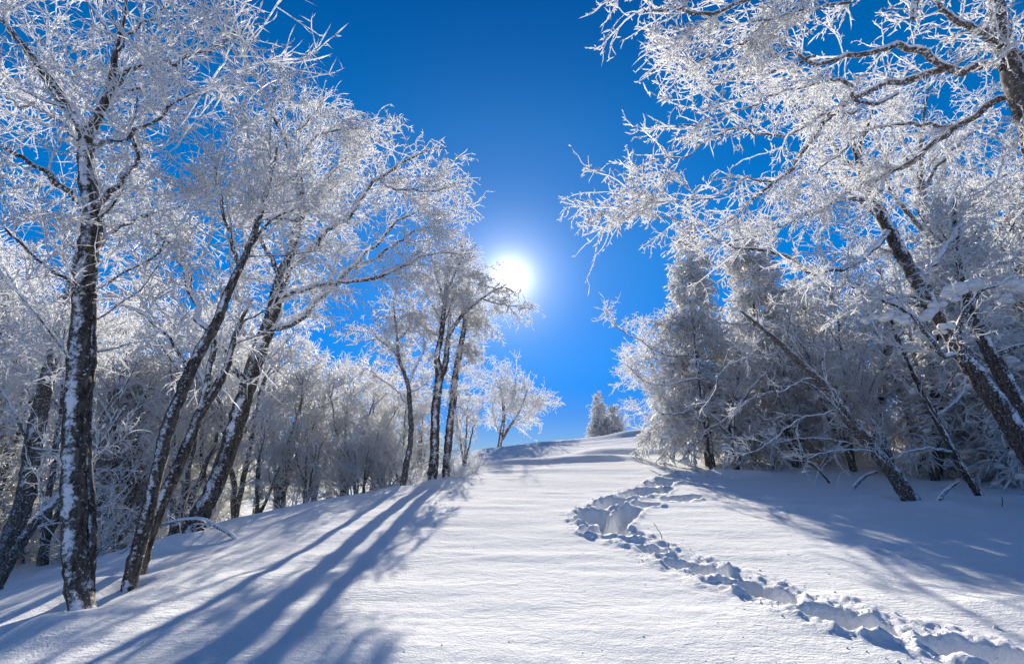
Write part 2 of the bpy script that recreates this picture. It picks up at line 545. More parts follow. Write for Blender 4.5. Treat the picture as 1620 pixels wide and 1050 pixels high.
# ------------------------------------------------------------------ trees
def blob(n, seed):
    """a lumpy snow pad, about 1 across"""
    rs = np.random.default_rng(seed)
    a, b = 5, 8
    th = np.linspace(0, np.pi, a + 1); ph = np.arange(b) / b * 2 * np.pi
    V = [[0, 0, .5]]
    for t in th[1:-1]:
        for p in ph:
            V.append([math.sin(t) * math.cos(p) * .5, math.sin(t) * math.sin(p) * .5, math.cos(t) * .5])
    V.append([0, 0, -.5])
    V = np.array(V) * (1 + rs.normal(0, .10, (len(V), 1)))
    F3, F4 = [], []
    for j in range(b):
        F3.append((0, 1 + j, 1 + (j + 1) % b))
        for i in range(a - 2):
            s = 1 + i * b
            F4.append((s + j, s + b + j, s + b + (j + 1) % b, s + (j + 1) % b))
        s = 1 + (a - 2) * b
        F3.append((s + j, len(V) - 1, s + (j + 1) % b))
    return V, np.array(F4), np.array(F3)

BLOBS = [blob(0, k) for k in range(4)]

def blob_cloud(centres, sizes, flat=.55):
    parts = []
    for c, s in zip(centres, sizes):
        V, F4, F3 = BLOBS[rng.integers(4)]
        a = rng.random() * 6.28
        rot = np.array([[math.cos(a), -math.sin(a), 0], [math.sin(a), math.cos(a), 0], [0, 0, 1]])
        parts.append((V @ rot.T * np.array([s, s, s * flat]) + c, F4, F3))
    return join_arrays(parts)

def root_at(name, loc, label, cat, group=None):
    o = bpy.data.objects.new(name, None)
    o.empty_display_size = .2
    o.location = loc
    COL.objects.link(o)
    o['label'] = label; o['category'] = cat
    if group: o['group'] = group
    return o

def tube_part(name, Pn, Rn, S, mat, root, origin, rough=.04):
    V, F4, F3 = tube_arrays(Pn[None], Rn[None], S, rough=rough)
    return link_mesh(name, V - origin, F4, F3, mat, root)

def pix_line(line, Y):
    """[(u, v, dY, width px)] -> world points and radii"""
    pts, rad = [], []
    for (u, v, dy, w) in line:
        p = P(u, v, Y + dy)
        pts.append(p)
        rad.append(w / 2 / FOC * float((p - np.array([0, 0, EYE])) @ np.array([0, cp, sp_])) * .78)
    return pts, rad

def crown_levels(skel, levels):
    """skel: list of (P, R) with K=16; levels: spawn settings, each off the level before (or off both)"""
    parts = []
    Pn = np.stack([a for a, b in skel]); Rn = np.stack([b for a, b in skel])
    prev = [(Pn, Rn)]
    for lv in levels:
        lv = dict(lv); S = lv.pop('S', 3); src = lv.pop('src', -1); draw = lv.pop('draw', True)
        a, b = prev[src]
        c = spawn(a, b, **lv)
        prev.append(c)
        if draw:
            parts.append(tube_arrays(c[0], c[1], S))
    return parts

def birch(name, label, Y, stems, limbs, levels, auto=0, auto_len=1.0, auto_t=(.35, .98), auto_up=(0, 0, .5), auto_trop=(0, 0, .02),
          cat='tree', group=None, bark=None, twig=None, snow_load=0, auto_ang=50, auto_r=None, skel_min=.02, base_drop=.3, pads=(), sk0=36):
    limb = M_LIMB if (bark or M_BARK) is not M_BARK_G or name == 'leaning_tree' else M_LIMB_G
    bark = bark or M_BARK; twig = twig or M_RIME
    S0, R0 = pix_line(stems[0], Y)
    base = S0[0].copy(); base[2] = float(H0(base[0], base[1]))
    S0[0] = base.copy()
    root = root_at(name, base, label, cat, group)
    wells.append((base[0], base[1], .32, -.15)); wells.append((base[0] + .1, base[1] - .60, .45, .10)); wells.append((base[0] - .5, base[1] + .2, .35, .06))
    S0 = [S0[0] + (S0[0] - S0[1]) / np.linalg.norm(S0[0] - S0[1]) * base_drop] + list(S0)
    R0 = [R0[0] * 1.25] + list(R0)
    skel = []
    stem_k = []
    for si, st in enumerate(stems):
        pts, rad = (S0, R0) if si == 0 else pix_line(st, Y)
        Pn, Rn = resample(pts, rad, 90, wig=.05)
        Rn = Rn * (1 + .05 * rng.normal(size=len(Rn)))
        tube_part('trunk', Pn, Rn, 14, bark, root, base, rough=.055)
        stem_k.append((Pn, Rn))
        a, b = resample(Pn[sk0:], Rn[sk0:], 16)
        skel.append((a, b))
    for lb in limbs:
        pts, rad = pix_line(lb, Y)
        Pn, Rn = resample(pts, rad, 26, wig=.22)
        tube_part('branch', Pn, Rn, 8, limb, root, base, rough=.10)
        skel.append(resample(Pn, Rn, 16))
    if auto:
        for k in range(auto):
            Pn, Rn = stem_k[k % len(stem_k)]
            r0 = auto_r or max(.012, float(np.mean(Rn)) * .33)
            c, rr = spawn(Pn[None], Rn[None], 1, auto_t[0], auto_t[1], auto_ang, 14, auto_len, 14, .10, auto_trop, r0, .008, tfall=.35, up=auto_up)
            tube_part('branch', c[0], rr[0], 6, limb, root, base, rough=.08)
            skel.append(resample(c[0], rr[0], 16))
    parts = crown_levels(skel, levels)
    V, F4, F3 = join_arrays(parts)
    o = link_mesh('crown', V - base, F4, F3, twig, root)
    o['kind'] = 'stuff'
    if pads:
        cen, siz = [], []
        for (u, v, dy, sz) in pads:
            for q in range(4):
                cen.append(P(u + rng.normal() * 6, v + rng.normal() * 4, Y + dy) + np.array([0, rng.normal() * .05, 0])); siz.append(sz * rng.uniform(.6, 1.1))
        V, F4, F3 = blob_cloud(np.array(cen), siz, .62)
        o = link_mesh('snow_load', V - base, F4, F3, M_SNOW, root); o['kind'] = 'stuff'
    return root

def lv(M, Lm, K, r0, r1, ang=45, angsd=15, curl=.15, trop=(0, 0, 0), t0=.1, t1=1.0, lensd=.3, tfall=.3, knob=0.0, up=None, S=3, src=-1, tpow=1.0):
    return dict(M=M, Lm=Lm, K=K, r0=r0, r1=r1, ang=ang, angsd=angsd, curl=curl, trop=trop, t0=t0, t1=t1, lensd=lensd, tfall=tfall,
                knob=knob, up=up, S=S, src=src, tpow=tpow)

ground_Y = lambda u, v: float(G(u, v)[1])

def std_levels(s, m2, m3, m4, droop=-.05, bow=(0, 0, 0), L2=.8, L3=.34, L4=.13, r=.009):
    """three orders of twigs; s scales the lengths"""
    b = np.array(bow)
    return [lv(m2, L2 * s, 9, r * 2.0, r * 1.1, ang=42, angsd=15, curl=.16, trop=tuple(b + (0, 0, .03)), t0=.12, up=(0, 0, .3)),
            lv(m3, L3 * s, 6, r * 1.25, r * .9, ang=45, angsd=16, curl=.17, trop=tuple(b + (0, 0, droop)), knob=.2, t0=.15, lensd=.45),
            lv(m4, L4 * s, 3, r * 1.05, r * .9, ang=48, angsd=22, curl=.3, trop=(0, 0, droop), knob=.25, lensd=.5, t0=.08)]

# ---- left group
Y1 = ground_Y(128, 962)
birch('frosted_birch', 'tall dark-barked birch with a white snow strip down its trunk, foremost on the left', Y1,
      stems=[[(127, 968, 0, 47), (122, 880, 0, 43), (120, 780, 0, 43), (120, 640, 0, 42), (128, 520, 0, 41), (137, 420, 0, 37), (146, 340, 0, 33),
              (138, 262, .05, 28), (133, 214, .05, 24), (112, 172, .1, 18), (86, 130, .2, 12), (62, 95, .3, 7)],
             [(140, 975, .08, 20), (146, 880, .08, 15), (146, 780, .08, 14), (141, 690, .08, 14), (144, 610, .08, 13), (151, 545, .08, 12), (150, 470, .08, 10), (148, 400, .05, 6)],
             [(135, 225, .05, 22), (157, 181, -.1, 17), (176, 138, -.2, 14), (184, 80, -.3, 10), (196, 20, -.3, 7), (205, -60, -.3, 4)]],
      limbs=[[(143, 343, 0, 16), (120, 310, -.1, 14), (95, 286, -.3, 12), (62, 262, -.5, 9), (0, 233, -.7, 7), (-60, 215, -.9, 3)],
             [(147, 330, 0, 14), (170, 305, -.2, 11), (210, 268, -.4, 9), (216, 225, -.5, 7), (212, 190, -.5, 5), (225, 140, -.5, 3)],
             [(138, 255, .1, 12), (105, 205, .4, 10), (60, 170, .8, 8), (0, 150, 1.2, 5), (-50, 120, 1.5, 3)],
             [(178, 140, -.2, 10), (230, 90, -.5, 8), (290, 80, -.8, 6), (345, 70, -1.0, 5), (395, 45, -1.1, 3), (425, 35, -1.1, 2)],
             [(345, 70, -1.0, 4), (380, 85, -1.0, 3), (408, 108, -1.1, 2)],
             [(136, 240, 0, 11), (180, 215, -.5, 8), (240, 190, -.9, 6), (300, 150, -1.2, 4), (340, 130, -1.2, 3)],
             [(150, 400, 0, 10), (200, 360, .5, 8), (250, 340, .9, 6), (300, 320, 1.2, 3)],
             [(135, 470, 0, 10), (100, 430, -.4, 8), (50, 395, -.7, 6), (0, 350, -1.0, 4), (-50, 320, -1.0, 3)],
             [(100, 165, .1, 8), (60, 100, -.2, 7), (20, 40, -.4, 5), (-10, -20, -.4, 3)],
             [(186, 80, -.3, 8), (150, 20, -.1, 6), (120, -40, 0, 3)],
             [(186, 80, -.3, 8), (240, 30, -.2, 6), (290, -10, 0, 4), (320, -60, 0, 3)],
             [(160, 170, -.1, 9), (210, 140, .4, 7), (280, 130, .8, 5), (330, 150, 1.0, 3)]],
      levels=std_levels(1.0, 220, 2000, 7000, droop=-.015, bow=(.03, 0, 0), L2=.9, L3=.44, L4=.13, r=.0050),
      auto=10, auto_len=1.5, auto_t=(.45, .98), sk0=62)

Y2 = ground_Y(205, 926)
birch('frosted_birch', 'slender dark birch leaning right, the straighter stem of the close-set pair beside the snow-striped trunk', Y2,
      stems=[[(203, 934, 0, 28), (215, 885, 0, 27), (233, 817, 0, 26), (252, 740, 0, 25), (271, 665, 0, 24), (304, 583, 0, 22), (330, 535, 0, 20), (347, 507, 0, 18), (372, 445, 0, 15),
              (395, 390, 0, 12), (415, 340, .1, 9), (430, 280, .2, 6), (440, 220, .3, 3)]],
      limbs=[[(335, 525, 0, 12), (318, 480, .2, 14), (300, 435, .3, 13), (267, 381, .5, 12), (240, 330, .7, 9), (220, 285, .9, 6), (190, 230, 1.0, 3)],
             [(380, 430, 0, 9), (370, 380, -.3, 7), (350, 320, -.5, 5), (340, 260, -.6, 3)],
             [(395, 390, 0, 8), (430, 350, -.3, 6), (470, 330, -.4, 3)],
             [(300, 590, 0, 8), (270, 540, -.2, 6), (220, 500, -.4, 5), (170, 480, -.5, 3)]],
      levels=std_levels(1.0, 80, 700, 2600, L2=.85, L3=.42, L4=.16, r=.0058), auto=7, auto_len=1.3, auto_t=(.6, .98), sk0=50)
Y2b = ground_Y(218, 912)
birch('frosted_birch', 'slender dark birch forking low, the lower curving stem of the close-set pair', Y2b + .15,
      stems=[[(219, 918, 0, 25), (232, 870, 0, 24), (246, 827, 0, 24), (264, 780, 0, 23), (284, 738, 0, 22), (303, 690, 0, 21), (318, 652, 0, 19), (345, 610, 0, 17), (362, 575, .1, 13), (376, 520, .2, 9), (400, 470, .3, 4)]],
      limbs=[[(318, 655, 0, 14), (334, 600, -.05, 13), (336, 550, -.1, 11), (340, 500, -.2, 8), (352, 440, -.3, 5)],
             [(330, 630, 0, 8), (310, 570, .5, 6), (280, 500, .8, 5), (265, 430, 1.0, 3)]],
      levels=std_levels(1.0, 34, 280, 1000, L2=.8, L3=.42, L4=.16, r=.0058), auto=4, auto_len=1.2, auto_t=(.65, .98), sk0=55)

Y3 = ground_Y(300, 852)
birch('frosted_birch', 'broad frosted birch with a snow-packed fork and long boughs arching right towards the sun', Y3,
      stems=[[(300, 858, 0, 40), (318, 810, 0, 37), (347, 751, 0, 35), (362, 705, 0, 34), (375, 659, 0, 34), (391, 605, 0, 32), (407, 550, 0, 31), (428, 500, 0, 28), (438, 462, 0, 26),
              (450, 430, 0, 24), (461, 402, 0, 21), (473, 362, 0, 17), (479, 310, 0, 14), (470, 262, .1, 11), (452, 220, .2, 8), (430, 180, .3, 5)]],
      limbs=[[(462, 420, 0, 17), (490, 392, 0, 15), (526, 359, 0, 14), (579, 313, 0, 12), (602, 283, -.1, 9), (640, 255, -.2, 7), (680, 238, -.2, 4), (712, 235, -.2, 2)],
             [(440, 468, 0, 13), (480, 452, -.1, 11), (526, 443, -.2, 10), (583, 435, -.3, 9), (629, 424, -.3, 8), (655, 408, -.3, 7), (690, 397, -.3, 5), (728, 403, -.3, 3)],
             [(425, 515, 0, 16), (476, 496, .2, 14), (510, 466, .3, 13), (552, 428, .4, 12), (579, 401, .5, 9), (629, 351, .6, 6), (670, 325, .7, 4), (710, 310, .7, 2)],
             [(478, 345, 0, 9), (510, 300, .4, 8), (545, 250, .6, 6), (580, 225, .7, 4), (620, 220, .8, 3)],
             [(472, 265, .1, 8), (500, 220, -.2, 6), (540, 205, -.3, 4), (575, 205, -.4, 3)],
             [(440, 200, .2, 5), (455, 170, .2, 4), (462, 140, .2, 3)],
             [(405, 555, 0, 13), (385, 510, .6, 11), (378, 460, .9, 9), (385, 400, 1.2, 6), (395, 330, 1.4, 3)],
             [(445, 445, 0, 10), (420, 390, -.4, 8), (395, 330, -.7, 6), (380, 260, -.8, 4), (360, 210, -.8, 3)],
             [(476, 355, 0, 9), (440, 310, .5, 7), (410, 250, .8, 5), (370, 190, 1.0, 3)],
             [(602, 283, -.1, 6), (640, 300, -.3, 5), (690, 300, -.5, 3), (722, 292, -.5, 2)],
             [(391, 605, -.05, 16), (372, 590, -.25, 13), (352, 560, -.4, 9), (335, 520, -.6, 4)],
             [(552, 428, .4, 7), (600, 400, .0, 5), (650, 370, -.2, 4), (700, 345, -.3, 3)]],
      levels=[lv(240, .85, 9, .011, .0065, t1=.9, ang=40, curl=.18, trop=(.05, 0, -.01), t0=.12, up=(.2, 0, .3)),
              lv(2600, .44, 7, .0066, .0054, ang=46, curl=.22, trop=(.03, 0, -.10), t0=.12, knob=.12),
              lv(12800, .14, 3, .0058, .0048, ang=50, angsd=18, curl=.3, trop=(0, 0, -.1), knob=.16, t0=.05)],
      auto=9, auto_len=1.5, auto_t=(.5, .97))

Y4 = 9.8
birch('frosted_birch', 'grey frosted tree at the far left leaning right, forking below the dark conifer', Y4,
      stems=[[(-8, 905, 0, 36), (33, 806, 0, 32), (49, 708, 0, 29), (60, 655, 0, 27), (71, 605, 0, 25), (87, 545, 0, 21), (103, 480, 0, 16), (120, 420, 0, 10), (135, 350, .1, 5)]],
      limbs=[[(85, 550, 0, 12), (60, 500, .3, 9), (30, 450, .5, 6), (0, 410, .6, 3)],
             [(72, 600, 0, 10), (110, 570, -.3, 7), (160, 550, -.5, 5), (210, 540, -.6, 3)],
             [(50, 700, 0, 8), (20, 650, -.3, 6), (-20, 600, -.5, 4)]],
      levels=std_levels(1.2, 110, 1100, 5000, L2=.85, L3=.4, L4=.15, r=.0068), auto=7, auto_len=1.5, auto_t=(.4, .98), bark=M_BARK_G)
Y4b = ground_Y(-6, 936)
birch('frosted_birch', 'thin frosted stem leaning steeply right at the far left edge of the slope', Y4b,
      stems=[[(-10, 948, 0, 19), (20, 885, 0, 19), (49, 838, 0, 18), (72, 812, 0, 16), (110, 770, .3, 12), (150, 720, .6, 8), (200, 640, 1.0, 4)]],
      limbs=[], levels=std_levels(.8, 24, 200, 700, r=.006), auto=4, auto_len=.9, auto_t=(.3, .98), bark=M_BARK_G)

# ---- middle trees left of the sun
Y6 = 14.6
birch('frosted_birch', 'two-stemmed birch left of the sun casting long shadows down the snow', Y6,
      stems=[[(684, 757, 0, 21), (688, 698, 0, 19), (690, 640, 0, 18), (695, 595, 0, 17), (693, 564, 0, 12), (701, 519, 0, 10), (705, 473, 0, 8), (710, 430, 0, 5), (716, 390, 0, 3)],
             [(695, 600, .02, 14), (705, 575, .05, 12), (709, 534, .1, 10), (724, 508, .1, 8), (739, 490, .1, 7), (766, 470, 0, 5), (795, 455, -.1, 3), (815, 462, -.1, 2)]],
      limbs=[[(699, 532, 0, 6), (674, 519, -.2, 6), (651, 498, -.4, 5), (629, 490, -.5, 3), (612, 498, -.6, 2)],
             [(709, 525, 0, 6), (720, 460, .3, 5), (730, 400, .5, 3), (745, 375, .6, 2)],
             [(704, 480, 0, 5), (690, 430, -.3, 4), (680, 390, -.5, 2)],
             [(760, 472, 0, 4), (790, 480, -.3, 3), (825, 485, -.3, 2)],
             [(706, 470, 0, 5), (725, 425, -.5, 4), (740, 395, -.8, 2)],
             [(702, 510, 0, 5), (670, 470, .5, 4), (655, 430, .8, 2)]],
      levels=[lv(170, .8, 8, .014, .008, t1=.92, ang=40, curl=.18, trop=(.03, 0, -.02), t0=.15, up=(0, 0, .3)),
              lv(1700, .45, 6, .010, .008, ang=46, curl=.25, trop=(.02, 0, -.10), t0=.12, knob=.12),
              lv(7200, .18, 3, .0078, .0065, ang=50, angsd=18, curl=.3, trop=(0, 0, -.1), knob=.16, t0=.05)],
      auto=7, auto_len=1.15, auto_t=(.4, .97))
Y7 = 15.4
birch('frosted_larch', 'frosted larch with short level boughs, just right of the two-stemmed birch', Y7,
      stems=[[(706, 745, 0, 17), (710, 694, 0, 16), (718, 629, 0, 15), (724, 576, 0, 13), (735, 511, 0, 9), (740, 470, 0, 6), (745, 430, 0, 3)]],
      limbs=[],
      levels=[lv(340, .42, 6, .012, .009, ang=60, curl=.2, trop=(.03, 0, -.06), t0=.05, tfall=.4),
              lv(2600, .20, 4, .009, .007, ang=50, curl=.25, trop=(0, 0, -.12), knob=.15),
              ],
      auto=22, auto_len=1.05, auto_t=(.33, .97), auto_ang=82, auto_up=(.5, -.1, 0), auto_trop=(.0, 0, -.03), auto_r=.016)
Y8 = 13.4
birch('frosted_birch', 'slim birch with a pale frosted stem and open crown at the edge of the thicket', Y8,
      stems=[[(636, 767, 0, 13), (643, 735, 0, 12), (650, 694, 0, 11), (648, 621, 0, 9), (640, 590, 0, 8), (632, 564, 0, 7), (628, 520, 0, 4), (622, 480, 0, 2)]],
      limbs=[[(645, 610, 0, 5), (665, 560, .2, 4), (672, 520, .2, 2)], [(634, 570, 0, 5), (605, 540, -.2, 4), (580, 520, -.3, 2)],
             [(648, 640, 0, 4), (610, 600, .3, 3), (575, 580, .4, 2)], [(630, 540, 0, 4), (650, 510, .3, 3), (655, 480, .3, 2)]],
      levels=[lv(90, .7, 7, .011, .007, ang=42, curl=.18, trop=(0, 0, 0), t0=.15),
              lv(900, .30, 5, .008, .006, ang=46, curl=.25, trop=(0, 0, -.08), knob=.12),
              lv(3800, .13, 3, .007, .006, ang=50, curl=.3, trop=(0, 0, -.08), knob=.16)],
      auto=6, auto_len=.9, auto_t=(.4, .97), bark=M_BARK_G)
Y9 = 36.0
birch('frosted_birch', 'small round-crowned birch alone on the crest below the sun', Y9,
      stems=[[(788, 715, 0, 9), (793, 690, 0, 8), (797, 660, 0, 7), (795, 630, 0, 5), (790, 600, 0, 2)],
             [(794, 695, 0, 7), (806, 675, -.2, 5), (822, 650, -.3, 4), (835, 615, -.4, 2)]],
      limbs=[[(793, 690, 0, 5), (783, 660, .3, 4), (777, 625, .4, 2)], [(808, 672, -.2, 4), (835, 650, .2, 3), (855, 625, .3, 2)],
             [(797, 655, 0, 4), (812, 620, .4, 3), (815, 595, .5, 2)], [(796, 680, 0, 4), (825, 665, .6, 3), (850, 645, .8, 2)]],
      levels=[lv(130, 1.9, 8, .022, .014, ang=42, curl=.18, trop=(0, 0, .0), t0=.15),
              lv(1200, .8, 5, .0155, .012, ang=48, curl=.25, trop=(0, 0, -.12), knob=.12),
              lv(3600, .32, 3, .0125, .0105, ang=50, curl=.3, trop=(0, 0, -.12), knob=.16)],
      auto=6, auto_len=2.0, auto_t=(.35, .97))

# ---- right group
Y7r = 4.6
birch('frosted_birch', 'big overhanging tree whose snow-lined boughs reach in from the top right corner', Y7r,
      stems=[[(1790, 1010, 0, 66), (1752, 700, 0, 58), (1704, 420, 0, 52), (1650, 230, 0, 47), (1603, 118, 0, 39), (1583, 60, 0, 31), (1578, 10, 0, 25), (1572, -60, 0, 20), (1560, -160, 0, 10)]],
      limbs=[[(1625, 112, -.05, 24), (1590, 75, -.15, 20), (1549, 46, -.25, 17), (1500, 20, -.3, 13), (1444, -5, -.3, 9), (1380, -20, -.3, 5)],
             [(1590, 105, 0, 22), (1536, 101, .1, 19), (1500, 112, .1, 17), (1465, 126, .2, 15), (1414, 147, .3, 13), (1360, 168, .4, 12), (1318, 201, .5, 11), (1297, 222, .6, 11),
              (1234, 285, .8, 8), (1183, 323, 1.0, 6), (1162, 340, 1.0, 4), (1120, 372, 1.1, 2)],
             [(1640, 160, .1, 18), (1595, 155, .3, 14), (1549, 176, .5, 14), (1498, 201, .8, 13), (1444, 248, 1.1, 12), (1393, 273, 1.4, 10), (1340, 290, 1.6, 7), (1290, 320, 1.8, 4), (1240, 345, 1.9, 2)],
             [(1500, 108, .1, 15), (1450, 70, -.1, 14), (1400, 78, -.1, 12), (1360, 84, -.1, 11), (1320, 92, -.1, 9), (1290, 88, -.1, 8), (1259, 75, -.1, 5), (1220, 90, -.2, 3)],
             [(1414, 147, .3, 9), (1370, 150, 0, 8), (1330, 128, -.1, 7), (1280, 125, -.2, 6), (1230, 140, -.2, 5), (1180, 165, -.3, 4), (1120, 180, -.3, 3), (1060, 200, -.3, 2)],
             [(1444, 30, -.2, 12), (1448, -10, -.2, 16), (1452, -60, -.2, 14), (1455, -120, -.2, 8)],
             [(1330, -40, -.5, 12), (1250, -30, -.6, 10), (1180, -12, -.7, 9), (1116, 4, -.8, 8), (1095, 13, -.8, 7), (1070, 2, -.8, 6), (1045, 8, -.8, 5), (1025, 15, -.8, 3), (1010, 8, -.8, 2)],
             [(1360, 168, .4, 8), (1310, 170, .3, 7), (1250, 195, .2, 6), (1190, 195, .1, 5), (1130, 215, 0, 4), (1080, 245, 0, 3), (1020, 255, 0, 2)],
             [(1498, 201, .8, 8), (1440, 195, .9, 7), (1380, 205, 1.0, 6), (1330, 240, 1.1, 4), (1290, 280, 1.2, 3)],
             [(1259, 75, -.1, 5), (1210, 50, -.2, 5), (1160, 70, -.3, 4), (1110, 95, -.3, 3), (1070, 90, -.3, 2)],
             [(1290, 88, -.1, 6), (1240, 110, .1, 5), (1180, 120, .1, 4), (1120, 130, .1, 3), (1065, 95, .1, 2)],
             [(1380, -20, -.3, 7), (1300, 10, -.4, 6), (1240, 20, -.5, 5), (1180, 40, -.5, 3)],
             [(1234, 285, .8, 5), (1180, 290, .7, 4), (1110, 330, .6, 3), (1050, 325, .6, 3), (990, 340, .6, 2)]],
      levels=[lv(220, .66, 9, .0095, .0058, ang=40, curl=.16, trop=(-.05, 0, -.02), t0=.12),
              lv(2200, .30, 8, .0057, .0047, ang=48, curl=.20, trop=(-.02, 0, -.06), knob=.28, lensd=.45, t0=.1),
              lv(9800, .075, 4, .0052, .0047, ang=52, angsd=22, curl=.3, trop=(0, 0, -.06), knob=.32, lensd=.5, t0=.05)],
      auto=0, bark=M_BARK_G)

Y6r = 9.2
birch('frosted_birch', 'stout snow-packed tree leaning up and left from the right edge', Y6r,
      stems=[[(1700, 830, 0, 53.3), (1655, 755, 0, 48.2), (1620, 703, 0, 43.0), (1590, 654, 0, 38.7), (1553, 605, 0, 34.4), (1520, 562, .05, 31.0), (1490, 510, .1, 28.4), (1450, 445, .2, 25.8), (1402, 361, .3, 23.2), (1372, 302, .4, 18.9),
              (1357, 262, .4, 13.8), (1345, 210, .5, 7.7), (1330, 160, .5, 3.4)]],
      limbs=[[(1523, 572, 0, 14), (1513, 530, -.3, 12), (1516, 500, -.5, 11), (1540, 470, -.7, 9), (1570, 450, -.8, 6), (1610, 430, -.8, 4)],
             [(1518, 560, 0, 12), (1490, 540, -.5, 9), (1450, 500, -.8, 9), (1420, 485, -.9, 8), (1380, 470, -1.0, 7), (1330, 455, -1.0, 4), (1280, 450, -1.0, 2)],
             [(1405, 365, .2, 14), (1360, 400, -.1, 11), (1300, 410, -.3, 10), (1234, 395, -.5, 9), (1190, 385, -.6, 7), (1150, 369, -.7, 6), (1108, 348, -.8, 4), (1045, 332, -.9, 3), (980, 342, -1.0, 2)],
             [(1375, 310, .3, 11), (1330, 320, 0, 9), (1280, 330, -.2, 7), (1220, 360, -.4, 5), (1160, 375, -.5, 3), (1090, 400, -.6, 2)],
             [(1450, 445, .2, 12), (1480, 400, .5, 10), (1520, 350, .8, 8), (1560, 300, 1.0, 5), (1600, 250, 1.2, 3)],
             [(1380, 320, .3, 10), (1400, 270, .6, 8), (1410, 210, .8, 6), (1420, 150, 1.0, 3)],
             [(1360, 270, .4, 9), (1320, 230, .5, 7), (1280, 200, .6, 5), (1250, 150, .6, 3)],
             [(1470, 480, .1, 10), (1440, 470, -.4, 8), (1400, 480, -.7, 6), (1370, 500, -.8, 4)]],
      levels=[lv(170, .95, 9, .012, .008, ang=42, curl=.2, trop=(-.04, 0, .0), t0=.1, up=(0, 0, .2)),
              lv(1700, .40, 6, .0078, .0065, ang=46, curl=.26, trop=(-.02, 0, -.06), knob=.12, t0=.1),
              lv(7000, .14, 3, .007, .006, ang=50, angsd=18, curl=.3, trop=(0, 0, -.05), knob=.16, t0=.05)],
      auto=8, auto_len=1.5, auto_t=(.45, .97), bark=M_BARK,
      pads=[(1405, 495, -.8, 0.23), (1425, 505, -.8, 0.19), (1470, 500, -.6, 0.22), (1485, 485, -.6, 0.23), (1500, 470, -.6, 0.20), (1515, 455, -.5, 0.29), (1540, 450, -.5, 0.32), (1495, 520, -.4, 0.19), (1460, 530, -.5, 0.14), (1615, 450, -.6, 0.32), (1595, 470, -.5, 0.20), (1430, 478, -.9, 0.14), (1380, 505, -.9, 0.14)])
birch('frosted_birch', 'dark leaning trunk close behind the stout snow-packed tree at the right edge', Y6r + 1.2,
      stems=[[(1720, 790, 0, 39.6), (1660, 705, 0, 35.3), (1622, 655, 0, 31.8), (1590, 600, 0, 28.4), (1561, 547, 0, 24.1), (1540, 500, 0, 20.6), (1525, 440, 0, 15.5), (1515, 370, 0, 10.3), (1510, 300, 0, 5.2)]],
      limbs=[[(1570, 565, 0, 12), (1600, 548, -.3, 10), (1640, 540, -.5, 7), (1700, 530, -.6, 4)], [(1530, 470, 0, 10), (1570, 430, .4, 8), (1620, 390, .6, 5)],
             [(1518, 380, 0, 8), (1550, 330, .3, 6), (1600, 280, .5, 4)]],
      levels=std_levels(1.3, 80, 700, 2600, r=.0075), auto=6, auto_len=1.4, auto_t=(.4, .97), twig=M_RIME2)
birch('frosted_birch', 'upright birch with several frosted stems fanning out above the dark conifer', 14.2,
      stems=[[(1480, 742, 0, 22), (1478, 560, 0, 20), (1474, 420, 0, 17), (1470, 360, 0, 15), (1463, 311, 0, 14), (1458, 260, 0, 10), (1462, 200, 0, 6), (1470, 130, 0, 3)]],
      limbs=[[(1466, 335, 0, 11), (1486, 269, 0, 10), (1510, 235, .1, 8), (1528, 205, .1, 6), (1545, 150, .2, 3)], [(1463, 315, 0, 9), (1440, 270, .3, 7), (1425, 220, .4, 5), (1420, 160, .5, 3)],
             [(1472, 390, 0, 12), (1420, 330, -.4, 9), (1395, 250, -.6, 6), (1380, 180, -.7, 3)], [(1474, 420, 0, 11), (1530, 360, .3, 9), (1590, 310, .5, 7), (1630, 250, .6, 4)],
             [(1470, 380, 0, 8), (1530, 320, -.5, 6), (1600, 270, -.9, 3)], [(1462, 300, 0, 8), (1500, 250, -.6, 6), (1560, 190, -1, 3)]],
      levels=[lv(140, 1.1, 8, .013, .009, ang=38, curl=.16, trop=(0, 0, .02), t0=.12),
              lv(1300, .44, 6, .0095, .008, ang=44, curl=.24, trop=(0, 0, -.03), knob=.12),
              lv(5500, .18, 3, .0085, .007, ang=50, curl=.3, trop=(0, 0, -.04), knob=.16)],
      auto=6, auto_len=1.7, auto_t=(.5, .97), bark=M_BARK_G)

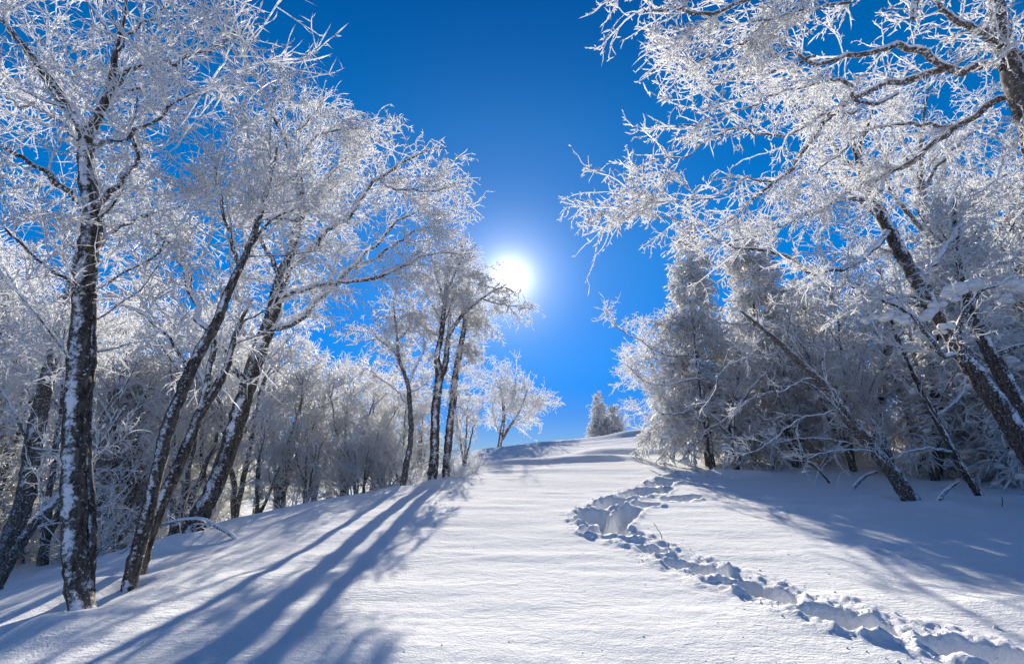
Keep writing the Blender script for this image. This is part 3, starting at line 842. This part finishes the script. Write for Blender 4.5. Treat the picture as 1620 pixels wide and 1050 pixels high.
Y3r = ground_Y(1437, 788)
birch('leaning_tree', 'long grey trunk leaning far left out of the snow on the right', Y3r,
      stems=[[(1440, 790, 0, 31), (1418, 757, 0, 28), (1393, 724, 0, 25), (1370, 697, 0, 23), (1348, 670, 0, 21), (1316, 625, .1, 19), (1271, 580, .2, 16), (1242, 551, .3, 12), (1205, 519, .4, 8), (1170, 490, .5, 4)]],
      limbs=[[(1405, 738, 0, 4.3), (1370, 715, -.4, 3.7), (1320, 712, -.7, 3.1), (1275, 728, -.9, 1.9)],
             [(1385, 715, 0, 4.3), (1345, 700, .4, 3.7), (1290, 690, .6, 2.5), (1230, 700, .8, 1.9)],
             [(1330, 645, 0, 3.7), (1270, 660, -.4, 3.1), (1220, 690, -.6, 2.5), (1180, 720, -.7, 1.2)],
             [(1310, 620, .1, 3.7), (1305, 560, .1, 3.1), (1310, 500, .1, 1.9)], [(1275, 583, .2, 4.3), (1250, 520, .1, 3.1), (1275, 470, .1, 2.5), (1290, 440, .1, 1.2)],
             [(1245, 553, .3, 3.1), (1200, 560, .1, 2.5), (1150, 590, 0, 1.9), (1110, 640, 0, 1.2)],
             [(1290, 600, .1, 3.1), (1240, 620, -.3, 2.5), (1180, 640, -.4, 1.9), (1100, 700, -.5, 1.2)],
             [(1350, 672, 0, 3.7), (1300, 620, -.4, 3.1), (1260, 600, -.6, 1.9)]],
      levels=std_levels(1.1, 60, 330, 900, r=.0056, L2=.5, L3=.27, L4=.12), auto=10, auto_len=1.0, auto_t=(.25, .97), bark=M_BARK_G, twig=M_RIME)
Y4r = ground_Y(1547, 781)
birch('leaning_tree', 'thin bare trunk leaning left, standing in the shaded snow near the right edge', Y4r,
      stems=[[(1548, 784, 0, 14), (1530, 750, 0, 13), (1512, 719, 0, 13), (1484, 662, 0, 12), (1463, 621, 0, 11), (1438, 568, 0, 9), (1415, 520, 0, 6), (1400, 470, 0, 3)]],
      limbs=[[(1510, 715, 0, 6), (1470, 705, -.3, 5), (1430, 715, -.5, 3), (1395, 735, -.5, 2)], [(1480, 655, 0, 5), (1520, 610, .3, 4), (1540, 560, .4, 2)]],
      levels=std_levels(1.2, 40, 220, 700, r=.0065), auto=7, auto_len=1.1, auto_t=(.3, .97), bark=M_BARK, twig=M_RIME2)
Y5r = ground_Y(1402, 748) + 1.0
birch('frosted_birch', 'dark upright stem standing behind the leaning grey trunk', Y5r,
      stems=[[(1402, 750, 0, 17), (1396, 700, 0, 16), (1391, 666, 0, 15), (1395, 605, 0, 14), (1402, 535, 0, 11), (1400, 480, 0, 8), (1392, 420, 0, 4)]],
      limbs=[[(1396, 620, 0, 9), (1425, 580, .2, 7), (1455, 545, .3, 4)], [(1392, 660, 0, 8), (1372, 610, -.2, 6), (1362, 550, -.2, 4)], [(1400, 545, 0, 7), (1440, 490, .3, 5), (1470, 450, .4, 3)]],
      levels=std_levels(1.5, 70, 500, 1700, r=.008), auto=6, auto_len=1.4, auto_t=(.35, .97), twig=M_RIME2)

birch('frosted_birch', 'slim dark trunk standing alone at the head of the trail under the pointed spruce', 16.5,
      stems=[[(1127, 741, 0, 11), (1122, 700, 0, 11), (1117, 665, 0, 10), (1112, 630, 0, 9), (1106, 590, 0, 7), (1100, 545, .1, 5), (1096, 500, .2, 3)]],
      limbs=[[(1112, 632, 0, 5), (1080, 650, -.3, 5), (1050, 655, -.5, 4), (1030, 640, -.6, 2)], [(1108, 600, 0, 5), (1060, 610, -.2, 5), (1020, 600, -.3, 3), (990, 575, -.4, 2)],
             [(1103, 560, 0, 4), (1060, 555, .2, 4), (1010, 530, .3, 3), (970, 512, .3, 2)]],
      levels=std_levels(1.2, 50, 420, 1500, r=.0066), auto=0, sk0=60)
birch('frosted_birch', 'short dark leaning trunk close right of the slim trunk at the head of the trail', 16.2,
      stems=[[(1169, 743, 0, 15), (1163, 712, 0, 14), (1156, 685, 0, 12), (1160, 650, 0, 9), (1168, 600, .1, 6), (1172, 540, .2, 3)]],
      limbs=[[(1158, 690, 0, 6), (1130, 660, -.3, 4), (1100, 650, -.4, 2)], [(1160, 655, 0, 6), (1190, 610, -.2, 5), (1220, 580, -.3, 2)]],
      levels=std_levels(1.4, 50, 450, 1700, r=.0072), auto=4, auto_len=1.1, auto_t=(.45, .97))

# ------------------------------------------------------------------ conifers
def conifer_parts(Ht, width, whorls, per, m2, m3, r, droop=-.05, pads=120, pad=.16, bare=.10):
    """unit builder in local coordinates; returns dict of arrays"""
    K = 24
    z = np.linspace(-.3, Ht, K)
    Pt = np.stack([.02 * Ht * np.sin(z / Ht * 3), .012 * Ht * np.cos(z / Ht * 4) - .012 * Ht, z], -1)
    Rt = np.interp(z, [-.3, 0, Ht], [.026 * Ht, .02 * Ht, .003 * Ht])
    B, BR = [], []
    for w in range(whorls):
        f = bare + (1 - bare) * (w + rng.random() * .7) / whorls
        if f > .985: f = .985
        zz = f * Ht
        reach = width * (1 - f) ** 1.0 * (0.65 + .7 * rng.random()) + .02 * Ht * (1 - f) + .05
        a0 = rng.random() * 6.28
        for k in range(per):
            a = a0 + k / per * 6.28 + rng.normal() * .25
            ln = reach * (.55 + .75 * rng.random())
            d = np.array([math.cos(a), math.sin(a), .25 + .6 * f ** 3])
            p = np.array([np.interp(zz, z, Pt[:, 0]), np.interp(zz, z, Pt[:, 1]), zz])
            pts = [p]
            for s in range(9):
                d = unit(d + np.array([0, 0, droop * (1.4 - f) * 1.6]) + rng.normal(size=3) * .05)
                p = p + d * ln / 9
                pts.append(p)
            B.append(pts); BR.append(np.linspace(.006 * Ht * (1 - f) + .010, .006, 10))
    B = np.array(B); BR = np.array(BR)
    c2 = spawn(B, BR, m2, .15, 1.0, 55, 12, .34 * width, 6, .12, (0, 0, -.10), r * 1.1, r * .8, tfall=.6, up=(0, 0, .1), knob=.1)
    c3 = spawn(c2[0], c2[1], m3, .0, 1.0, 48, 15, .13 * width, 3, .2, (0, 0, -.12), r * 1.25, r * .8, tfall=.3, knob=.2)
    crown = join_arrays([tube_arrays(B, BR, 4), tube_arrays(c2[0], c2[1], 3), tube_arrays(c3[0], c3[1], 3)])
    ii = rng.integers(len(B), size=pads); jj = rng.integers(4, 10, size=pads)
    cen = B[ii, jj] + np.array([0, 0, pad * .2]); siz = pad * np.exp(rng.normal(0, .35, pads)) * np.linspace(1, 1, pads)
    snow = blob_cloud(cen, siz, .5)
    trunk = tube_arrays(Pt[None], Rt[None], 9, rough=.04)
    return dict(trunk=trunk, crown=crown, snow=snow)

PROTO = {}

def use_proto(key, name, loc, scale, rotz, label, cat, group, lean=(0, 0)):
    """first use links the proto's meshes, later uses copy the objects and share the meshes"""
    root = root_at(name, loc, label, cat, group)
    root.scale = scale if isinstance(scale, tuple) else (scale,) * 3
    root.rotation_euler = (lean[0], lean[1], rotz)
    pr = PROTO[key]
    if 'objs' not in pr:
        pr['objs'] = []
        for pname, arr, mat, stuff in pr['parts']:
            o = link_mesh(pname, *arr, mat, root)
            if stuff: o['kind'] = 'stuff'
            pr['objs'].append(o)
    else:
        for o in pr['objs']:
            c = o.copy()
            COL.objects.link(c)
            c.parent = root
    return root

def reg_conifer(key, **kw):
    d = conifer_parts(**kw)
    PROTO[key] = dict(h=kw['Ht'], parts=[('trunk', d['trunk'], M_BARK, False), ('crown', d['crown'], M_NEEDLE, True), ('snow_load', d['snow'], M_SNOW, True)])

reg_conifer('spruce_a', Ht=9, width=2.5, whorls=24, per=6, m2=2600, m3=7600, r=.023, pads=380, pad=.24, droop=-.075)
reg_conifer('spruce_b', Ht=9, width=3.1, whorls=21, per=6, m2=2600, m3=7200, r=.025, pads=380, pad=.30, droop=-.085)
reg_conifer('fir_small', Ht=3, width=.9, whorls=16, per=5, m2=700, m3=2000, r=.022, pads=60, pad=.14)

def top_height(u, v, x, y):
    """height above ground of the point the photo shows at row v, at the place x, y"""
    d = ray(u, v); t = y / d[1]
    return EYE + d[2] * t - float(H0(x, y))

def place(key, name, u, Y, vtop, label, cat, group=None, wide=1.0, rotz=None, lean=(0, 0)):
    d = ray(u, vtop); x = d[0] / d[1] * Y
    hgt = EYE + d[2] / d[1] * Y - float(H0(x, Y))
    s = max(.15, hgt / PROTO[key]['h'])
    return use_proto(key, name, (x, Y, float(H0(x, Y)) - .05), (s * wide, s * wide, s), rng.random() * 6.28 if rotz is None else rotz, label, cat, group, lean)

place('spruce_a', 'snowy_spruce', 1083, 17.5, 352, 'snow-laden spruce with a narrow pointed top, nearest the footprint trail', 'tree', wide=.9)
place('spruce_b', 'snowy_spruce', 1172, 19.0, 352, 'tall dense spruce crusted with rime, close behind the narrow pointed one', 'tree', wide=.9)
place('spruce_b', 'snowy_spruce', 1255, 21.0, 440, 'rime-crusted spruce behind the head of the leaning grey trunk', 'tree', wide=1.1)
place('spruce_b', 'snowy_spruce', 1500, 13.5, 335, 'broad dark conifer with snow pads on its boughs behind the stout leaning tree', 'tree', wide=1.05)
place('spruce_a', 'snowy_spruce', 1625, 15.0, 330, 'shaded snowy conifer at the right edge beyond the leaning trunks', 'tree', wide=1.2)
place('spruce_a', 'snowy_spruce', 943, 44.0, 621, 'small pointed spruce far off on the crest, the taller of two', 'tree', wide=1.15)
place('fir_small', 'snowy_spruce', 969, 45.0, 640, 'small frosted spruce far off on the crest, the shorter of two', 'tree', wide=1.35)
place('spruce_b', 'snowy_spruce', 18, 15.0, 440, 'dark conifer heavy with snow behind the frosted trees at the far left', 'tree', wide=1.0)
place('spruce_b', 'snowy_spruce', 225, 16.0, 560, 'snow-laden conifer behind the close-set pair of slender birches', 'tree', wide=1.0)
place('spruce_a', 'snowy_spruce', 330, 18.5, 590, 'small snowy spruce half hidden behind the broad forked birch', 'tree', wide=1.2)
place('fir_small', 'snowy_sapling', 1097, ground_Y(1098, 745), 705, 'knee-high sapling wrapped in snow at the head of the trail', 'sapling', wide=.35)

# ------------------------------------------------------------------ background birches and thicket
def reg_birch(key, Ht, spread, m2, m3, m4, r, nst=3, twig=None):
    stems, sk = [], []
    for k in range(nst):
        a = rng.random() * 6.28
        pts = [np.array([0, 0, -.3])]
        p = np.array([0., 0, 0]); d = unit(np.array([math.cos(a) * .18 * (k > 0), math.sin(a) * .18 * (k > 0), 1.0]))
        hh = Ht * (.96 if k == 0 else .75 + .2 * rng.random())
        for s in range(12):
            p = p + d * hh / 12
            d = unit(d + rng.normal(size=3) * .05)
            pts.append(p)
        a_, b_ = resample(pts, np.linspace(.016 * Ht, .002 * Ht, 13), 16, wig=.1)
        stems.append((a_, b_)); sk.append((a_, b_))
    SP = np.stack([s[0] for s in sk]); SR = np.stack([s[1] for s in sk])
    br = spawn(SP, SR, 16 * nst, .22, .98, 45, 12, spread, 10, .09, (0, 0, .03), .005 * Ht, .008, tfall=.5)
    trs = [('trunk', tube_arrays(SP[k:k + 1], SR[k:k + 1], 7, rough=.05), M_BARK_G, False) for k in range(nst)]
    brm = tube_arrays(br[0], br[1], 5, rough=.08)
    c2 = spawn(br[0], br[1], m2, .1, 1, 42, 14, .45 * spread, 7, .18, (0, 0, -.01), r * 1.6, r, tfall=.4)
    c3 = spawn(c2[0], c2[1], m3, .1, 1, 46, 15, .2 * spread, 5, .25, (0, 0, -.08), r * 1.15, r * .85, knob=.12)
    c4 = spawn(c3[0], c3[1], m4, .05, 1, 50, 18, .085 * spread, 3, .3, (0, 0, -.06), r, r * .8, knob=.16)
    cr = join_arrays([tube_arrays(*c2, 3), tube_arrays(*c3, 3), tube_arrays(*c4, 3)])
    PROTO[key] = dict(h=Ht, parts=trs + [('branches', brm, M_BARK_F, True), ('crown', cr, twig or M_RIME, True)])

reg_birch('birch_a', 6.0, 1.9, 220, 1500, 3600, .0085)
reg_birch('birch_b', 6.0, 2.4, 220, 1600, 3800, .0085, nst=2)
reg_birch('birch_c', 5.0, 1.7, 180, 1100, 2600, .0085, nst=4, twig=M_RIME2)

def reg_shrub(key, Ht, n, m2, m3, r, twig):
    sk = []
    for k in range(n):
        a = rng.random() * 6.28; tilt = .15 + .75 * rng.random()
        d = unit(np.array([math.cos(a) * tilt, math.sin(a) * tilt, 1.0]))
        p = np.array([math.cos(a), math.sin(a), 0]) * .15 * rng.random() - np.array([0, 0, .15])
        pts = [p]
        for s in range(10):
            p = p + d * Ht * (.6 + .4 * rng.random()) / 10
            d = unit(d + rng.normal(size=3) * .10 + np.array([math.cos(a), math.sin(a), -.2]) * .06)
            pts.append(p)
        sk.append(resample(pts, np.linspace(.022, .010, 11), 14))
    SP = np.stack([s[0] for s in sk]); SR = np.stack([s[1] for s in sk])
    c2 = spawn(SP, SR, m2, .15, 1, 40, 14, .36 * Ht, 7, .2, (0, 0, -.02), r * 1.2, r * .8, tfall=.4, knob=.1)
    c3 = spawn(c2[0], c2[1], m3, .05, 1, 48, 16, .12 * Ht, 3, .3, (0, 0, -.04), r, r * .75, knob=.15)
    PROTO[key] = dict(h=Ht, parts=[('stem', tube_arrays(SP, SR, 5, rough=.06), M_BARK_F, True), ('twigs', join_arrays([tube_arrays(*c2, 3), tube_arrays(*c3, 3)]), twig, True)])

reg_shrub('shrub_a', 2.2, 8, 80, 700, .0075, M_RIME)
reg_shrub('shrub_b', 2.0, 7, 80, 600, .0075, M_RIME)
reg_shrub('shrub_c', 2.6, 7, 80, 650, .0075, M_RIME2)

left_birch = [
    ('birch_a', 560, 16, 590, 'white birch standing against the blue gap between the forked birch and the slim pale birch'),
    ('birch_b', 515, 16.5, 575, 'bushy white birch under the long bough of the forked birch'),
    ('birch_c', 470, 16, 550, 'dense white birch just right of the trunk of the forked birch'),
    ('birch_a', 600, 17.5, 610, 'small white birch at the left foot of the slim pale birch'),
    ('birch_b', 420, 16, 520, 'white birch whose crown fills the gap behind the snow-packed fork'),
    ('birch_c', 375, 16, 520, 'many-stemmed birch hidden behind the broad forked trunk'),
    ('birch_a', 335, 14.5, 520, 'white birch between the close-set pair and the broad forked birch'),
    ('birch_b', 290, 17, 480, 'tall wide birch rising behind the close-set pair of slender stems'),
    ('birch_c', 250, 15, 520, 'many-stemmed birch standing just behind the close-set pair of slender stems'),
    ('birch_a', 205, 18, 470, 'white birch showing in the gap right of the snow-striped trunk'),
    ('birch_b', 160, 14.5, 520, 'white birch directly behind the snow-striped trunk'),
    ('birch_c', 105, 17, 480, 'many-stemmed birch left of the snow-striped trunk, behind the grey leaning tree'),
    ('birch_a', 55, 14.5, 520, 'white birch behind the grey leaning tree at the far left'),
    ('birch_b', 10, 18, 430, 'tall birch behind the dark conifer at the far left'),
    ('birch_a', -45, 15, 480, 'birch cut off by the left edge of the picture'),
    ('birch_a', 540, 20, 585, 'farther birch top just showing above the thicket in the blue gap'),
    ('birch_b', 645, 18.5, 600, 'white birch behind the slim pale stem'),
    ('birch_c', 672, 18.5, 615, 'low many-stemmed birch at the left foot of the two-stemmed birch'),
    ('birch_a', 738, 19.5, 615, 'white birch behind the frosted larch below the sun'),
    ('birch_b', 610, 22, 600, 'farther birch deep in the wood left of the slim pale stem'),
    ('birch_c', 440, 22, 540, 'farther birch deep in the wood behind the snow-packed fork'),
    ('birch_c', 500, 14.6, 660, 'waist-high white birch sapling on the thicket edge under the long bough'),
    ('birch_b', 585, 15.2, 665, 'small spreading birch on the thicket edge near the slim pale stem'),
    ('birch_a', 430, 14.2, 640, 'small birch on the thicket edge right of the forked trunk')]
for key, u, Y, vt, lab in left_birch:
    place(key, 'frosted_birch', u, Y, vt, lab, 'tree', 'birches of the wood beyond the left shoulder')
right_birch = [
    ('birch_b', 1045, 19.5, 530, 'wide white birch reaching into the sky left of the pointed spruce'),
    ('birch_c', 1225, 17, 520, 'many-stemmed birch behind the top of the leaning grey trunk'),
    ('birch_a', 1300, 16, 470, 'frosted birch rising above the middle of the leaning grey trunk'),
    ('birch_b', 1340, 19, 440, 'tall birch deep in the wood left of the dark upright stem'),
    ('birch_c', 1400, 17, 450, 'many-stemmed birch right behind the dark upright stem'),
    ('birch_a', 1465, 19, 430, 'birch deep in the wood below the broad dark conifer'),
    ('birch_b', 1540, 17, 420, 'birch behind the thin bare leaning trunk'),
    ('birch_c', 1590, 19, 400, 'many-stemmed birch deep in the wood by the right edge'),
    ('birch_a', 1650, 17, 380, 'birch cut off by the right edge of the picture'),
    ('birch_b', 1370, 14.5, 540, 'low spreading birch between the leaning grey trunk and the dark upright stem'),
    ('birch_c', 1620, 14, 300, 'tall many-stemmed birch above the stout leaning tree at the right edge'),
    ('birch_a', 1570, 17, 300, 'tall birch top showing between the boughs of the overhanging tree'),
    ('birch_b', 1700, 15, 320, 'tall birch beyond the right edge reaching in behind the overhanging trunk'),
    ('birch_c', 950, 43, 655, 'frosted bush-like birch at the foot of the far spruces on the crest'),
    ('birch_b', 984, 44, 652, 'frosted spreading birch beside the shorter far spruce on the crest')]
for key, u, Y, vt, lab in right_birch:
    place(key, 'frosted_birch', u, Y, vt, lab, 'tree', 'trees of the wood on the right' if Y < 35 else 'far trees on the crest')

def shrub_zone(u):
    for lim, lab in ((110, 'frost-coated shrub behind the leaning stems at the far left'), (260, 'frost-coated shrub in the hollow behind the snow-striped trunk'),
                     (420, 'frost-coated shrub in the hollow behind the broad forked birch'), (600, 'frost-coated shrub in the open thicket right of the forked birch'),
                     (900, 'frost-coated shrub round the feet of the two-stemmed birch'), (1290, 'brushy shrub under the spruces by the head of the trail'),
                     (1430, 'brushy shrub behind the base of the leaning grey trunk'), (1550, 'brushy shrub behind the thin bare leaning trunk'),
                     (9999, 'brushy shrub behind the stout leaning tree at the right edge')):
        if u < lim:
            return lab, lab.replace('shrub', 'shrubs')

rs = np.random.default_rng(21)
for k in range(24):
    u = rs.uniform(-60, 740); Y = rs.uniform(11.0, 18)
    x = ray(u, 800)[0] / ray(u, 800)[1] * Y
    edge = float(np.interp(Y, _eY, _eX))
    if x > edge - 1.3:
        Y = 15 + rs.uniform(0, 3); x = min(x, float(np.interp(Y, _eY, _eX)) - 1.0)
    s = rs.uniform(.75, 1.35)
    use_proto(('shrub_a', 'shrub_b', 'shrub_a', 'shrub_c')[k % 4], 'frosted_shrub', (x, Y, float(H0(x, Y)) - .05), s, rs.uniform(0, 6.28),
              shrub_zone(u)[0], 'shrub', shrub_zone(u)[1])
for k in range(28):
    u = rs.uniform(1180, 1720); Y = rs.uniform(15.5, 22)
    x = ray(u, 740)[0] / ray(u, 740)[1] * Y
    if x < 7.0: x = 7.0 + rs.uniform(0, 3)
    s = rs.uniform(.7, 1.4)
    use_proto(('shrub_b', 'shrub_c', 'shrub_a')[k % 3], 'frosted_shrub', (x, Y, float(H0(x, Y)) - .05), s, rs.uniform(0, 6.28),
              shrub_zone(u)[0], 'shrub', shrub_zone(u)[1])

for u, Y, sc_, lab in ((655, 14.2, .42, 'frosted weed clump at the left foot of the two-stemmed birch'), (722, 15.1, .5, 'frosted weed clump at the right foot of the larch'),
                       (750, 16.5, .45, 'frosted weed clump on the crest between the larch and the lone crest birch')):
    d = ray(u, 750); x = d[0] / d[1] * Y
    use_proto('shrub_b', 'frosted_shrub', (x, Y, float(H0(x, Y)) - .05), sc_, u * .7, lab, 'shrub', 'frosted weed clumps by the middle trees')

# ------------------------------------------------------------------ sticks and small things
def stick(name, label, line, Y, cat, mat, twigs=0, Lm=.2, r=.006, trop=(0, 0, 0), group=None):
    pts, rad = pix_line(line, Y)
    base = pts[0].copy(); base[2] = float(H0(base[0], base[1]))
    root = root_at(name, base, label, cat, group)
    Pn, Rn = resample(pts, rad, 28, wig=.04)
    tube_part('stem', Pn, Rn, 8, mat, root, base, rough=.1)
    if twigs:
        sk = resample(Pn, Rn, 12)
        c = spawn(sk[0][None], sk[1][None], twigs, .2, 1, 45, 15, Lm, 6, .15, trop, r, r * .7, knob=.1)
        c2 = spawn(c[0], c[1], twigs * 4, .1, 1, 45, 15, Lm * .4, 3, .2, trop, r * .9, r * .6, knob=.1)
        V, F4, F3 = join_arrays([tube_arrays(*c, 3), tube_arrays(*c2, 3)])
        tw = link_mesh('twigs', V - base, F4, F3, M_RIME, root); tw['kind'] = 'stuff'
    return root

Yf = ground_Y(330, 850)
stick('fallen_branch', 'snow-covered fallen branch arching over the slope edge and dipping into the snow', [(375, 862, -.3, 5.8), (372, 852, -.3, 7.2), (350, 835, -.2, 8.6), (325, 823, 0, 9.4), (300, 821, .1, 8.6), (265, 828, .3, 7.2), (220, 850, .5, 5.0), (185, 880, .6, 3.6)],
      Yf, 'branch', M_LIMB, twigs=16, Lm=.3, r=.010)
Yk = ground_Y(1483, 797)
stick('dead_branch', 'short forked dead branch poking from the shaded snow on the right', [(1481, 801, 0, 8), (1488, 786, 0, 8), (1497, 775, 0, 7), (1507, 768, 0, 6), (1518, 761, 0, 4)], Yk, 'branch', M_BARK, twigs=4, Lm=.12, r=.006)
Yk2 = ground_Y(1348, 774)
stick('dead_branch', 'bent dark branch end touching the snow left of the leaning trunk', [(1347, 776, 0, 7), (1360, 760, 0, 7), (1372, 750, .1, 6), (1388, 745, .2, 5)], Yk2, 'branch', M_BARK)
Yk3 = ground_Y(1313, 764)
stick('dead_branch', 'thin dark limb sloping down to the snow below the right-hand thicket', [(1314, 765, 0, 5), (1300, 748, 0, 5), (1285, 735, .1, 5), (1268, 730, .2, 4), (1240, 726, .3, 3)], Yk3, 'branch', M_BARK, twigs=5, Lm=.3, r=.008)
Yk4 = ground_Y(1043, 855)
stick('bare_weed', 'few bare dark twigs sticking up beside the footprint trail', [(1048, 858, 0, 2.0), (1046, 846, 0, 1.8), (1040, 836, 0, 1.6), (1034, 826, 0, 1.2)], Yk4, 'plant', M_BARK, twigs=7, Lm=.12, r=.0035)
Yk5 = ground_Y(1584, 802)
stick('bare_weed', 'thin dry weed stalk in the shaded snow near the right edge', [(1585, 804, 0, 1.8), (1586, 794, 0, 1.6), (1585, 784, 0, 1.2)], Yk5, 'plant', M_BARK, twigs=4, Lm=.10, r=.003)

# snow crumbs kicked out of the trail
def crumbs():
    cen, siz = [], []
    for k in range(600):
        i = rng.integers(1, len(trail) - 1)
        t = rng.random()
        p = trail[i] * (1 - t) + trail[i + 1] * t
        d = trail[i + 1] - trail[i]
        nrm_ = np.array([-d[1], d[0]]) / np.hypot(d[0], d[1])
        o = rng.normal() * .26
        x, y = p[0] + nrm_[0] * o, p[1] + nrm_[1] * o
        s = float(np.exp(rng.normal(-4.5, .6)))
        cen.append((x, y, float(H(np.array([x]), np.array([y]))[0]) + s * .15)); siz.append(min(s, .06))
    V, F4, F3 = blob_cloud(np.array(cen), siz, .8)
    o = link_mesh('snow_crumbs', V, F4, F3, M_SNOW)
    o['kind'] = 'stuff'; o['label'] = 'loose crumbs and lumps of snow scattered along the footprint trail'; o['category'] = 'snow'
crumbs()

def flecks():
    n = 1100
    y = 2.6 + 9 * rng.random(n) ** 1.6
    x = rng.uniform(-1, 1, n) * (1.0 + .95 * y)
    s_ = np.minimum(np.exp(rng.normal(-5.0, .45, n)), .02)
    z = H(x, y) + s_ * .1
    V, F4, F3 = blob_cloud(np.stack([x, y, z], -1), s_, .6)
    o = link_mesh('frost_crumbs', V, F4, F3, M_SNOW)
    o['kind'] = 'stuff'; o['label'] = 'tiny bits of fallen frost sprinkled over the open snow crust'; o['category'] = 'snow'
flecks()
wells.append((*G(135, 945)[:2], .55, -.10))
wells.append((*G(225, 915)[:2], .5, .10))
wells.append((*G(310, 850)[:2], .6, .12))
wells.append((*G(1440, 788)[:2], .5, -.08))
build_ground()
tri = sum(sum(len(p.vertices) - 2 for p in o.data.polygons) if False else 0 for o in SC.objects)
seen = {}
for o in SC.objects:
    if o.type == 'MESH' and o.data.name not in seen:
        seen[o.data.name] = len(o.data.loops) - 2 * len(o.data.polygons)
print('TRIS', sum(seen.values()), 'OBJS', len(SC.objects))
